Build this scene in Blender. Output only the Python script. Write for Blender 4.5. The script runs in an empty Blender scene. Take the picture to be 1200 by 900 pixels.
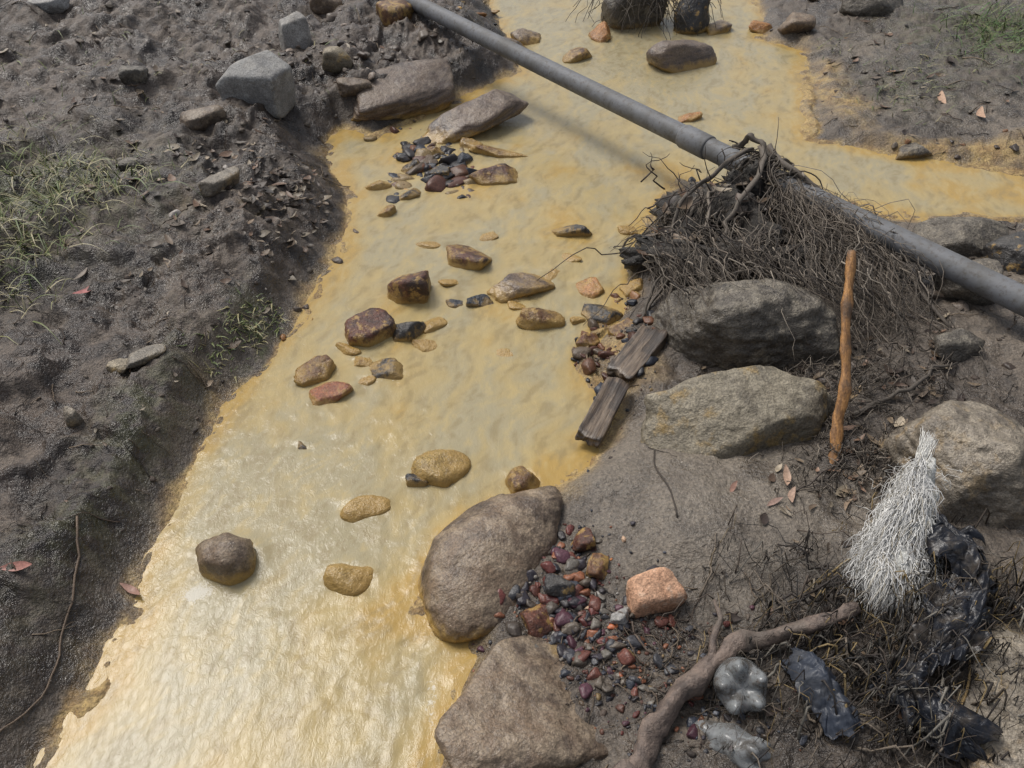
import bpy, math, random
import numpy as np
from mathutils import Vector
import bmesh
rng=np.random.default_rng(7); random.seed(7)
R=math.radians
scene=bpy.context.scene

# ------------------------------------------------------------------ noise
def _h(ix,iy,iz,s):
    n=(ix*374761393+iy*668265263+iz*1440662683+s*974634777)&0xffffffff
    n=((n^(n>>13))*1274126177)&0xffffffff
    n=n^(n>>16)
    return n/4294967295.0*2-1
def vn(x,y,z=None,s=0):
    x=np.asarray(x,float);y=np.asarray(y,float)
    ix=np.floor(x).astype(np.int64);iy=np.floor(y).astype(np.int64)
    fx=x-ix;fy=y-iy;fx=fx*fx*fx*(fx*(fx*6-15)+10);fy=fy*fy*fy*(fy*(fy*6-15)+10)
    def sl(iz):
        a=_h(ix,iy,iz,s);b=_h(ix+1,iy,iz,s);c=_h(ix,iy+1,iz,s);d=_h(ix+1,iy+1,iz,s)
        return (a+(b-a)*fx)*(1-fy)+(c+(d-c)*fx)*fy
    if z is None: return sl(np.int64(0))
    z=np.asarray(z,float);iz=np.floor(z).astype(np.int64);fz=z-iz;fz=fz*fz*(3-2*fz)
    return sl(iz)*(1-fz)+sl(iz+1)*fz
def fbm(x,y,z=None,f=1,o=4,s=0,g=.5):
    t=0;a=1;n=0
    for i in range(o):
        k=f*2.03**i;ca,sa=math.cos(i*1.1+.4),math.sin(i*1.1+.4)
        xr=x*ca-y*sa if z is None else x;yr=x*sa+y*ca if z is None else y
        t=t+a*vn(xr*k+i*7.3,yr*k-i*3.1,None if z is None else z*k+i*5.7,s+i*13);n+=a;a*=g
    return t/n
def S(k):
    k=np.clip(k,0,1);return k*k*(3-2*k)

# ------------------------------------------------------------------ mesh helpers
def add_mesh(name,V,F,mat=None,smooth=True,col=None,loc=(0,0,0),rot=(0,0,0),parent=None,extra=None):
    V=np.asarray(V,np.float32);
    me=bpy.data.meshes.new(name)
    Fs=F if isinstance(F,list) else [F]
    Fs=[np.asarray(f,np.int32) for f in Fs if len(f)]
    me.vertices.add(len(V));me.vertices.foreach_set("co",V.ravel())
    tot=sum(f.size for f in Fs);n=sum(len(f) for f in Fs)
    me.loops.add(tot);me.polygons.add(n)
    me.loops.foreach_set("vertex_index",np.concatenate([f.ravel() for f in Fs]))
    st=[];o=0
    for f in Fs:
        st.append(o+np.arange(len(f))*f.shape[1]);o+=f.size
    me.polygons.foreach_set("loop_start",np.concatenate(st).astype(np.int32))
    me.update(calc_edges=True);me.validate()
    me.polygons.foreach_set("use_smooth",np.full(len(me.polygons),smooth))
    for nm,cc in (("Col",col),("Mask",extra)):
        if cc is None: continue
        a=me.color_attributes.new(nm,'FLOAT_COLOR','POINT')
        c=np.ones((len(V),4),np.float32);c[:,:3]=cc;a.data.foreach_set("color",c.ravel())
    ob=bpy.data.objects.new(name,me);scene.collection.objects.link(ob)
    ob.location=loc;ob.rotation_euler=rot
    if mat: me.materials.append(mat)
    if parent: ob.parent=parent
    return ob
def empty(name,loc=(0,0,0)):
    e=bpy.data.objects.new(name,None);e.location=loc;scene.collection.objects.link(e);e.empty_display_size=.05;return e
_ico={}
def ico(n):
    if n not in _ico:
        bm=bmesh.new();bmesh.ops.create_icosphere(bm,subdivisions=n,radius=1)
        V=np.array([v.co[:] for v in bm.verts]);F=np.array([[v.index for v in f.verts] for f in bm.faces]);bm.free()
        V/=np.linalg.norm(V,axis=1)[:,None]
        _ico[n]=(V,F)
    return _ico[n]
def stone_shape(seed,half,sub=4,nplanes=10,p=14,noise=.06,strata=0,nf=2.0,box=True,lo=.72,hi=1.1,taper=0.):
    r=np.random.default_rng(seed);D,F=ico(sub)
    N=[];d=[]
    if box:
        for ax in range(3):
            for sg in (-1,1):
                v=np.zeros(3);v[ax]=sg;v+=r.normal(0,.16,3);v/=np.linalg.norm(v);N.append(v);d.append(r.uniform(.85,1.02))
    for i in range(nplanes):
        v=r.normal(0,1,3);v/=np.linalg.norm(v);N.append(v);d.append(r.uniform(lo,hi))
    if N:
        N=np.array(N);d=np.array(d)
        q=np.maximum(D@N.T,0)/d
        rad=((q**p).sum(1)+(1/1.35)**p)**(-1/p)
    else: rad=np.ones(len(D))
    P=D*rad[:,None]
    if taper: P[:,1]*=1-taper*P[:,0]
    hm=max(half)
    W=P*np.array(half)/hm
    o=r.uniform(0,50,3)
    n1=fbm(W[:,0]+o[0],W[:,1]+o[1],W[:,2]+o[2],f=nf,o=5,s=seed)
    n3=fbm(W[:,0]+o[1],W[:,1]+o[2],W[:,2]+o[0],f=nf*3.5,o=3,s=seed+77)
    P=P*(1+noise*2*n1-noise*.9*np.abs(n3))[:,None]
    if strata:
        n2=fbm(W[:,0]*1.2+o[0],W[:,1]*1.2,W[:,2]*9+o[2],f=1.5,o=3,s=seed+5)
        P[:,:2]*=(1+strata*n2)[:,None]
    return P*np.array(half),F

# ------------------------------------------------------------------ node helpers
class NT:
    def __init__(s,name):
        s.m=bpy.data.materials.new(name);s.m.use_nodes=True;s.t=s.m.node_tree;s.t.nodes.clear()
        s.out=s.n('ShaderNodeOutputMaterial');s.b=s.n('ShaderNodeBsdfPrincipled');s.l(s.b.outputs[0],s.out.inputs[0])
    def n(s,t,**k):
        x=s.t.nodes.new(t)
        for a,v in k.items(): setattr(x,a,v)
        return x
    def l(s,a,b): s.t.links.new(a,b)
    def put(s,inp,v):
        if isinstance(v,(int,float)): inp.default_value=v
        elif isinstance(v,tuple): inp.default_value=v if len(v)==4 or len(inp.default_value)==3 else (*v,1)
        else: s.l(v,inp)
    def tex(s,co='Object'): return s.n('ShaderNodeTexCoord').outputs[co]
    def pos(s): return s.n('ShaderNodeNewGeometry').outputs['Position']
    def noise(s,vec,scale,detail=4,rough=.55,dist=0):
        x=s.n('ShaderNodeTexNoise');s.l(vec,x.inputs['Vector']);x.inputs['Scale'].default_value=scale
        x.inputs['Detail'].default_value=min(detail,4);x.inputs['Roughness'].default_value=rough;x.inputs['Distortion'].default_value=dist
        return x.outputs['Fac']
    def mr(s,v,a,b,c=0.,d=1.,smooth=True):
        x=s.n('ShaderNodeMapRange',interpolation_type='SMOOTHSTEP' if smooth else 'LINEAR')
        s.put(x.inputs[0],v)
        for i,q in enumerate((a,b,c,d)): s.put(x.inputs[i+1],q)
        return x.outputs[0]
    def mth(s,op,a,b=0.,c=0.):
        x=s.n('ShaderNodeMath',operation=op);s.put(x.inputs[0],a);s.put(x.inputs[1],b);s.put(x.inputs[2],c);return x.outputs[0]
    def mix(s,f,a,b,mode='MIX'):
        x=s.n('ShaderNodeMix',data_type='RGBA',blend_type=mode);s.put(x.inputs[0],f);s.put(x.inputs[6],a);s.put(x.inputs[7],b);return x.outputs[2]
    def sep(s,v):
        x=s.n('ShaderNodeSeparateXYZ');s.l(v,x.inputs[0]);return x.outputs
    def mapv(s,v,sc):
        x=s.n('ShaderNodeMapping');s.l(v,x.inputs[0]);x.inputs['Scale'].default_value=sc;return x.outputs[0]
    def attr(s,nm):
        return s.n('ShaderNodeAttribute',attribute_name=nm).outputs['Color']
    def bump(s,h,strength=.5,dist=.01,prev=None):
        x=s.n('ShaderNodeBump');s.l(h,x.inputs['Height']);x.inputs['Strength'].default_value=strength;x.inputs['Distance'].default_value=dist
        if prev: s.l(prev,x.inputs['Normal'])
        return x.outputs[0]
    def setp(s,**k):
        M=dict(col='Base Color',rough='Roughness',nrm='Normal',spec='Specular IOR Level',ior='IOR',alpha='Alpha',trans='Transmission Weight')
        for a,v in k.items(): s.put(s.b.inputs[M[a]],v)
        return s.m

OCH=(.42,.285,.095)
def rock_mat(name,c1,c2,c3=None,scale=9,rough=.6,stain=1.,zs=.05,patch=0.,layered=False,bump=.6,top_pale=.5):
    t=NT(name);o=t.tex();p=t.pos()
    n1=t.noise(o,scale,5,.6,.4)
    col=t.mix(t.mr(n1,.38,.62),c1,c2)
    n4=t.noise(o,scale*2.3,5,.65)
    if layered:
        w=t.noise(t.mapv(o,(4,4,40)),2.2,5,.6)
        col=t.mix(t.mr(w,.4,.65,0,.7),col,c3 or c1)
    elif c3:
        col=t.mix(t.mr(n4,.52,.66),col,c3)
    col=t.mix(t.mr(n4,.46,.3,0,.7),col,t.mix(1.,col,(.42,.40,.38),'MULTIPLY'))
    nz=t.noise(p,20,4,.65)
    if top_pale>.15:  # upward faces mixed towards a paler tone in noisy patches
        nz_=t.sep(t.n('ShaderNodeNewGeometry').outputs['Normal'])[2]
        sl=t.mth('MULTIPLY',t.mr(nz_,.45,.95),t.mr(nz,.42,.62,0,top_pale))
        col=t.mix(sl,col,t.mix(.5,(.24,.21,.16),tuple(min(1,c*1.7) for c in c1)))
    sp=t.noise(o,170,2,.7)
    col=t.mix(.8,col,t.mix(t.mr(sp,.3,.7),(.58,.58,.58),(1.38,1.38,1.38)),'MULTIPLY')
    rnd=t.n('ShaderNodeObjectInfo').outputs['Random']
    col=t.mix(1.,col,t.mix(rnd,(.82,.84,.84),(1.12,1.10,1.05)),'MULTIPLY')
    z=t.sep(p)[2]
    zz=t.mth('ADD',z,t.mth('MULTIPLY',t.mth('SUBTRACT',nz,.5),-.09))
    st=t.mr(zz,zs,zs*.2,0,stain)
    if patch: st=t.mth('MAXIMUM',st,t.mr(n4,.62-patch*.3,.72-patch*.2,0,.9))
    col=t.mix(st,col,t.mix(nz,(.28,.16,.045),OCH))
    wet=t.mr(z,.01,.09,1,0)
    rg=t.mix(wet,t.mix(n1,(rough+.1,)*3,(rough-.2,)*3),(.28,)*3)
    b=t.bump(t.noise(o,scale*5,5,.7),bump,.014)
    b=t.bump(sp,.35,.002,b)
    return t.setp(col=col,rough=rg,nrm=b,spec=.5)
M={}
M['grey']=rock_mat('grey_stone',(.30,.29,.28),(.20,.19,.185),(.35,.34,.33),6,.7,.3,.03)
M['brown']=rock_mat('brown_sandstone',(.175,.124,.084),(.092,.067,.05),(.235,.178,.125),7,.5,1,.045,top_pale=.7)
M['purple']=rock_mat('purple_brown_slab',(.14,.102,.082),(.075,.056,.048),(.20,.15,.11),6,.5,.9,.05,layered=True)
M['tan']=rock_mat('tan_sandstone',(.25,.21,.15),(.15,.125,.09),(.31,.21,.085),6,.65,.7,.05,top_pale=.8,bump=.8)
M['slategrey']=rock_mat('grey_brown_slab',(.20,.172,.138),(.105,.088,.07),(.24,.18,.11),6,.5,.7,.05,top_pale=.6,bump=.9)
M['mudrock']=rock_mat('mud_coated_stone',(.125,.108,.088),(.07,.06,.05),(.18,.155,.122),8,.5,.5,.04,bump=1.,top_pale=.8)
M['dark']=rock_mat('dark_shale',(.03,.029,.031),(.055,.05,.047),(.11,.085,.06),12,.45,.8,.026,.2,top_pale=.2)
M['blue']=rock_mat('coal_stone',(.026,.032,.044),(.05,.056,.07),None,14,.4,.6,.016,top_pale=.1)
M['red']=rock_mat('rusty_red_stone',(.115,.042,.026),(.05,.026,.02),(.21,.09,.038),14,.5,1,.042,.4,top_pale=.1)
M['rust']=rock_mat('rust_brown_stone',(.15,.07,.034),(.065,.038,.025),(.30,.165,.06),12,.5,1,.05,.6,top_pale=.1)
M['ochre']=rock_mat('ochre_coated_stone',(.31,.215,.07),(.13,.09,.035),(.42,.285,.095),9,.36,1,.05,.5,top_pale=0)
M['orange']=rock_mat('orange_stone',(.43,.20,.065),(.27,.12,.04),(.50,.30,.105),10,.6,.6,.02,top_pale=.1)
M['brick']=rock_mat('worn_brick',(.30,.11,.055),(.19,.07,.04),(.36,.18,.09),14,.7,.8,.025,.15,top_pale=.1)
M['palebrick']=rock_mat('pale_brick',(.58,.34,.22),(.44,.24,.145),(.62,.43,.31),12,.75,0,.01,top_pale=.2)
MUDC=rock_mat('root_soil',(.035,.029,.024),(.02,.017,.015),(.075,.063,.051),14,.6,0,.01,bump=1.,top_pale=.2)

# ------------------------------------------------------------------ stream plan (metres)
poly=np.array([(-1.75,-3),(-1.022,.513),(-.956,.785),(-.925,.95),(-.89,1.142),(-.878,1.394),(-.871,1.601),(-.839,1.841),(-.751,2.078),(-.673,2.402),(-.651,2.73),(-.676,3.119),(-.80,3.342),(-.86,3.60),(-.78,3.745),(-.62,3.70),(-.41,3.9),(-.174,4.2),(.045,4.441),(-.049,4.951),(-.134,5.641),(0,8.5),(.2,15),(2.4,15),(1.957,8.5),(1.558,5.641),(1.407,4.951),(1.598,4.749),(1.483,4.057),(1.36,3.66),(1.60,3.519),(2.182,3.342),(3.17,3.19),(6,3.2),(6,2.7),(2.86,2.73),(1.98,2.9),(1.6,2.93),(1.23,3.05),(1.05,3.18),(.71,3.23),(.58,3.05),(.47,2.67),(.39,2.35),(.27,2.17),(.24,2.0),(.31,1.8),(.21,1.67),(.11,1.51),(0,1.48),(-.13,1.34),(-.20,1.14),(-.11,1.05),(-.13,.91),(-.15,.78),(-.18,.51),(-.6,-3)])
def sdist(x,y):
    best=np.full(x.shape,1e9);ins=np.zeros(x.shape,bool);n=len(poly)
    for i in range(n):
        a=poly[i];b=poly[(i+1)%n];ex,ey=b-a;wx=x-a[0];wy=y-a[1]
        k=np.clip((wx*ex+wy*ey)/(ex*ex+ey*ey),0,1)
        d=(wx-k*ex)**2+(wy-k*ey)**2;best=np.minimum(best,d)
        if a[1]!=b[1]:
            c=((a[1]>y)!=(b[1]>y))&(x<a[0]+(y-a[1])/(b[1]-a[1])*ex);ins^=c
    d=np.sqrt(best);return np.where(ins,-d,d)
def g2(x,y,cx,cy,rx,ry=None,a=0):
    ry=ry or rx;ca,sa=math.cos(a),math.sin(a);u=(x-cx)*ca+(y-cy)*sa;v=-(x-cx)*sa+(y-cy)*ca
    return np.exp(-(u/rx)**2-(v/ry)**2)
XL=([-3,.5,.784,1.95,2.9,3.8,4.4,6,15],[-1.75,-1.1,-.96,-.9,-.62,-.8,0,0,.2])
def terrain(x,y):
    wx=x+.045*fbm(x,y,f=5,o=4,s=91);wy=y+.045*fbm(x,y,f=5,o=4,s=92)
    d=sdist(wx,wy)
    left=S((np.interp(y,XL[0],XL[1])+.08-x)/.15)
    dp=np.maximum(d,0)
    n_big=fbm(x,y,f=1.6,o=3,s=1);n_mid=fbm(x,y,f=6,o=4,s=2);n_f=fbm(x,y,f=24,o=4,s=3,g=.6);rid=1-np.abs(fbm(x+.05*n_big,y,f=9,o=4,s=4))*2.2
    patch=S((fbm(x,y,f=2.2,o=2,s=31)+.25)/.5)
    bw=.21+.12*n_mid+.05*n_big
    terr=.030*S((fbm(x,y,f=3.2,o=3,s=37)+.02)/.12)
    k_=np.clip(dp/np.maximum(bw,.07),0,1);prof=.55*S(k_)+.45*k_**.7
    hl=.145*prof+.085*np.minimum(dp,2.2)+S(dp/.3)*(.05*n_big+.05*n_mid+terr+(.007+.014*patch)*n_f+(.006+.012*patch)*rid-.02)+S(dp/.03)*.006*n_f+S(dp/.06)*.012*n_mid
    mound=.065*g2(x,y,.47,1.36,.24,.2)+.035*g2(x,y,.24,1.50,.13,.10)
    pile=.10*g2(x,y,.92,1.08,.26,.25)+.05*g2(x,y,.62,.80,.25,.18)+.05*g2(x,y,1.0,1.6,.3,.25)
    back=.08*g2(x,y,.86,2.70,.42,.24,-.7)+.06*g2(x,y,1.5,2.1,.5,.35)
    smooth=np.clip(g2(x,y,.45,1.35,.33,.27)*1.3,0,1)
    rough=(1-.85*smooth)
    hr=.035*S(dp/.10)+.055*np.minimum(dp,2.5)+mound+pile+back+S(dp/.15)*rough*(.02*n_big+.025*n_mid+.013*n_f+.009*rid)+smooth*(.018*n_mid+.008*n_big)
    h=left*hl+(1-left)*hr
    bed=-.055*S(-d/.14)+.022*n_mid*S(-d/.05)+.008*n_f
    bar=.06*g2(x,y,-.36,3.42,.20,.34,.35)+.045*g2(x,y,-.5,3.05,.09,.2)+.03*g2(x,y,-.25,2.35,.28,.16)+.03*g2(x,y,.2,2.95,.25,.2)+.035*g2(x,y,.3,2.08,.1,.14)+.028*g2(x,y,-.5,2.0,.14,.1)+.03*g2(x,y,.5,3.35,.35,.07)+.055*g2(x,y,2.1,3.12,.7,.16,-.1)+.03*g2(x,y,1.35,4.2,.12,.5)
    bed=bed+bar
    h=np.where(d<0,bed,h)
    return h,d,left,smooth
def axis(lo,hi,fn,ext):
    a=[lo]
    while a[-1]<hi: a.append(a[-1]+fn(a[-1]))
    e=[];st=.03;v=a[-1]
    while v<ext: v+=st;st*=1.35;e.append(v)
    b=[];st=.03;v=lo
    while v>-ext: v-=st;st*=1.35;b.append(v)
    return np.array(b[::-1]+a+e)
gx=axis(-3.4,3.6,lambda v:.0064 if abs(v)<1.25 else .011,90)
gy=axis(.45,6.2,lambda v:.0048+.0022*v,90)
X,Y=np.meshgrid(gx,gy)
Hh,Dd,Lf,Sm=terrain(X,Y)
def hgt(x,y):
    i=int(np.clip(np.searchsorted(gx,x)-1,0,len(gx)-2));j=int(np.clip(np.searchsorted(gy,y)-1,0,len(gy)-2))
    fx=(x-gx[i])/(gx[i+1]-gx[i]);fy=(y-gy[j])/(gy[j+1]-gy[j])
    return float((Hh[j,i]*(1-fx)+Hh[j,i+1]*fx)*(1-fy)+(Hh[j+1,i]*(1-fx)+Hh[j+1,i+1]*fx)*fy)
def sdq(x,y):
    i=int(np.clip(np.searchsorted(gx,x),0,len(gx)-1));j=int(np.clip(np.searchsorted(gy,y),0,len(gy)-1));return float(Dd[j,i])
def gridfaces(nx,ny):
    a=np.arange(nx*ny).reshape(ny,nx)
    return np.stack([a[:-1,:-1],a[:-1,1:],a[1:,1:],a[1:,:-1]],-1).reshape(-1,4)
nb=fbm(X,Y,f=7,o=4,s=44)
w=np.where(Lf>.5,.028+.045*nb,.045+.06*nb)
stain=1-S(Dd/np.maximum(w,.006))
for (a,b,r1,r2) in ((.3,2.05,.12,.2),(.14,1.6,.1,.08),(1.58,4.2,.16,.5),(1.9,3.45,.5,.16),(.05,1.48,.1,.05),(-.12,1.05,.05,.08)):
    stain=np.maximum(stain,np.clip(g2(X,Y,a,b,r1,r2)*1.4+nb*.7-.35,0,1))
green=np.clip(g2(X,Y,-1.7,2.75,.45,.4)*.9+g2(X,Y,-.80,2.12,.07,.16,.3)*.9+g2(X,Y,2.7,4.8,.5,.6)+g2(X,Y,-1.0,1.75,.1,.3)*.5+g2(X,Y,1.9,4.1,.3,.3)*.4+g2(X,Y,-1.05,1.3,.08,.3)*.4,0,1)
def lerp(a,b,f): f=np.asarray(f)[...,None];return a*(1-f)+np.array(b)*f
def rmp(v,a,b,hi=1.): return S((v-a)/(b-a))*hi
A1=fbm(X,Y,f=3.2,o=5,s=201,g=.6);A2=fbm(X,Y,f=11,o=5,s=202,g=.6);A3=fbm(X,Y,f=34,o=4,s=203,g=.7)
C=lerp(np.ones(X.shape+(3,))*np.array((.043,.031,.024)),(.092,.068,.051),rmp(A1,-.3,.3))
C=lerp(C,(.135,.105,.08),rmp(A2,.08,.42,.75))
C=lerp(C,(.026,.019,.015),rmp(-A2,.12,.45,.8))
C=lerp(C,(.155,.124,.095),rmp(A3,.18,.5,.55))
C=lerp(C,(.018,.013,.011),rmp(-A3,.15,.5,.8))
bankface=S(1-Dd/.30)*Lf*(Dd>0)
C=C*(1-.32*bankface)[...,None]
C2=lerp(np.ones(X.shape+(3,))*np.array((.118,.097,.076)),(.182,.153,.119),rmp(A1,-.3,.3))
C2=lerp(C2,(.075,.061,.048),rmp(-A2,.08,.42,.75*(1-.3*Sm)))
C2=lerp(C2,(.06,.05,.04),rmp(-A3,.1,.5,.5*(1-.4*Sm)))
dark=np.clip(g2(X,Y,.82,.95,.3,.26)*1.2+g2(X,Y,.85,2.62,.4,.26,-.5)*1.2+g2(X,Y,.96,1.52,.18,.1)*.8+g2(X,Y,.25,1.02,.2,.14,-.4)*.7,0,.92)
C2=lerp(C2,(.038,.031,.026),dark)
G_=np.clip(Sm*1.1+(1-Lf)*.6,0,1)
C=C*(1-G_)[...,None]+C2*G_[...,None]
C=lerp(C,(.075,.082,.032),green*rmp(A3,-.25,.25))
oc=lerp(np.ones(X.shape+(3,))*np.array((.25,.155,.055)),(.41,.285,.11),rmp(A3,-.3,.3))
sf=np.clip(stain*(.30+.65*rmp(A2,-.35,.2)),0,1)[...,None]
C=C*(1-sf)+oc*sf
rgh=np.clip(.25+.36*rmp(A2,-.2,.3)-.10*bankface,.17,.9)
def ground_mat():
    t=NT('mud_ground');p=t.pos()
    n3=t.noise(p,130,3,.7);n2=t.noise(p,38,4,.72)
    col=t.mix(.85,t.attr('Col'),t.mix(t.mr(n3,.3,.7),(.55,.55,.55),(1.42,1.42,1.42)),'MULTIPLY')
    h=t.mth('ADD',n2,t.mth('MULTIPLY',n3,.35))
    return t.setp(col=col,rough=t.attr('Mask'),nrm=t.bump(h,.8,.016),spec=.6)
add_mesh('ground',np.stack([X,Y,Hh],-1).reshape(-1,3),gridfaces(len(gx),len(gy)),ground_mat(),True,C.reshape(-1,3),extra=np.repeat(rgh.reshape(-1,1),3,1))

# ------------------------------------------------------------------ in-stream and bank rocks
STREAM=[]
def rock(name,x,y,half,rot,mat,seed,z=None,tilt=(0,0),stream=False,**k):
    hm=max(half);sub=k.pop('sub',5 if hm>.1 else 4)
    V,F=stone_shape(seed,half,sub=sub,**k)
    if z is None: z=max(hgt(x,y),-.012)+half[2]*.3
    if stream: STREAM.append((x,y,(half[0]+half[1])/2))
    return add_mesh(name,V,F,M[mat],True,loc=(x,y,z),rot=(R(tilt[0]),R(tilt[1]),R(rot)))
rock('grey_rock',-1.12,3.70,(.165,.13,.12),-12,'grey',11,nplanes=5,p=34,noise=.02,tilt=(12,6),z=hgt(-1.12,3.7)+.02)
rock('rock_slab',-.52,3.98,(.29,.145,.07),30,'purple',12,nplanes=8,p=30,noise=.05,strata=.09,tilt=(10,-4),z=.075)
rock('rock_slab',-.17,3.78,(.25,.12,.06),48,'purple',13,nplanes=7,p=30,noise=.05,strata=.09,tilt=(10,-12),z=.045)
rock('rock',.90,4.56,(.17,.09,.09),22,'purple',14,nplanes=8,p=16,noise=.05,z=.03,stream=True)
rock('rock',-1.08,4.35,(.08,.07,.11),20,'grey',15,nplanes=6,p=24,noise=.03)
rock('rock',-.83,4.07,(.075,.06,.065),10,'tan',16,nplanes=8)
rock('rock',-1.68,3.76,(.06,.05,.05),10,'mudrock',17,nplanes=6)
rock('rock',-1.05,2.80,(.085,.035,.03),50,'slategrey',18,nplanes=4,p=26,noise=.02)
rock('rock',-1.24,3.68,(.05,.04,.04),50,'tan',19)
rock('rock',-1.05,1.90,(.055,.03,.012),35,'slategrey',20,nplanes=4,p=26,noise=.03,z=hgt(-1.05,1.9)+.008)
rock('rock',-1.13,1.88,(.04,.028,.012),-15,'tan',21,p=26)
rock('rock',-1.16,1.64,(.022,.018,.035),0,'slategrey',22)
rock('rock',-2.38,4.57,(.11,.07,.05),10,'grey',23)
rock('rock',-1.30,3.42,(.10,.06,.05),35,'brown',24,strata=.05)
rock('rock',-.62,4.75,(.10,.08,.07),35,'rust',25)
rock('rock',-1.02,4.9,(.10,.07,.06),-20,'brown',26)
rock('rock',-.30,4.75,(.10,.08,.05),-20,'brown',27,z=.03)
rock('rock',-.74,3.90,(.08,.05,.04),20,'brown',28)
rock('rock',-1.45,3.0,(.05,.03,.025),20,'mudrock',29)
rock('boulder',.705,2.09,(.315,.18,.19),-4,'mudrock',31,nplanes=14,p=16,noise=.09,strata=.06,z=.085,sub=6,lo=.66)
rock('boulder',.60,1.69,(.275,.135,.13),5,'tan',32,nplanes=12,p=20,noise=.06,strata=.03,z=.075,tilt=(8,-5),sub=6,lo=.7)
rock('boulder',1.16,1.48,(.205,.18,.20),8,'slategrey',83,nplanes=12,p=24,noise=.07,strata=.04,z=.10,tilt=(-8,6),sub=6,lo=.68)
rock('boulder',1.00,.87,(.13,.23,.15),-6,'slategrey',64,nplanes=12,p=26,noise=.05,z=.08,sub=6,tilt=(4,-8))
rock('boulder',1.60,2.63,(.17,.10,.09),-5,'mudrock',35,nplanes=10,p=20,z=.08,noise=.07)
rock('boulder',1.83,2.50,(.19,.13,.10),15,'dark',36,nplanes=10,p=20,z=.10,noise=.07)
rock('boulder',1.85,2.24,(.15,.12,.12),15,'mudrock',37,nplanes=10,p=20,z=.13,noise=.07)
rock('boulder',1.45,2.26,(.12,.09,.07),15,'mudrock',38,nplanes=8,p=16)
rock('boulder',-.065,1.265,(.215,.118,.080),47,'brown',41,nplanes=4,p=6,noise=.045,z=.010,tilt=(8,-6),box=False,stream=True,sub=6,taper=.28,lo=.8,hi=1.)
rock('boulder',.03,.885,(.185,.165,.10),18,'brown',58,nplanes=11,p=24,noise=.06,z=.008,tilt=(-8,10),stream=True,sub=6)
rock('brick_fragment',.315,1.135,(.064,.043,.036),14,'palebrick',43,nplanes=4,p=34,noise=.035,z=hgt(.315,1.135)+.022,tilt=(16,-8))
rock('rock',1.30,1.95,(.08,.05,.04),10,'mudrock',44)
rock('rock',1.6,4.95,(.10,.07,.06),10,'brown',45)
rock('rock',2.1,5.2,(.2,.1,.08),10,'mudrock',46)
rock('rock',.70,5.25,(.2,.15,.14),20,'mudrock',47,z=.06)
rock('rock',1.05,5.1,(.12,.1,.13),40,'dark',48,z=.08)
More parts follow.
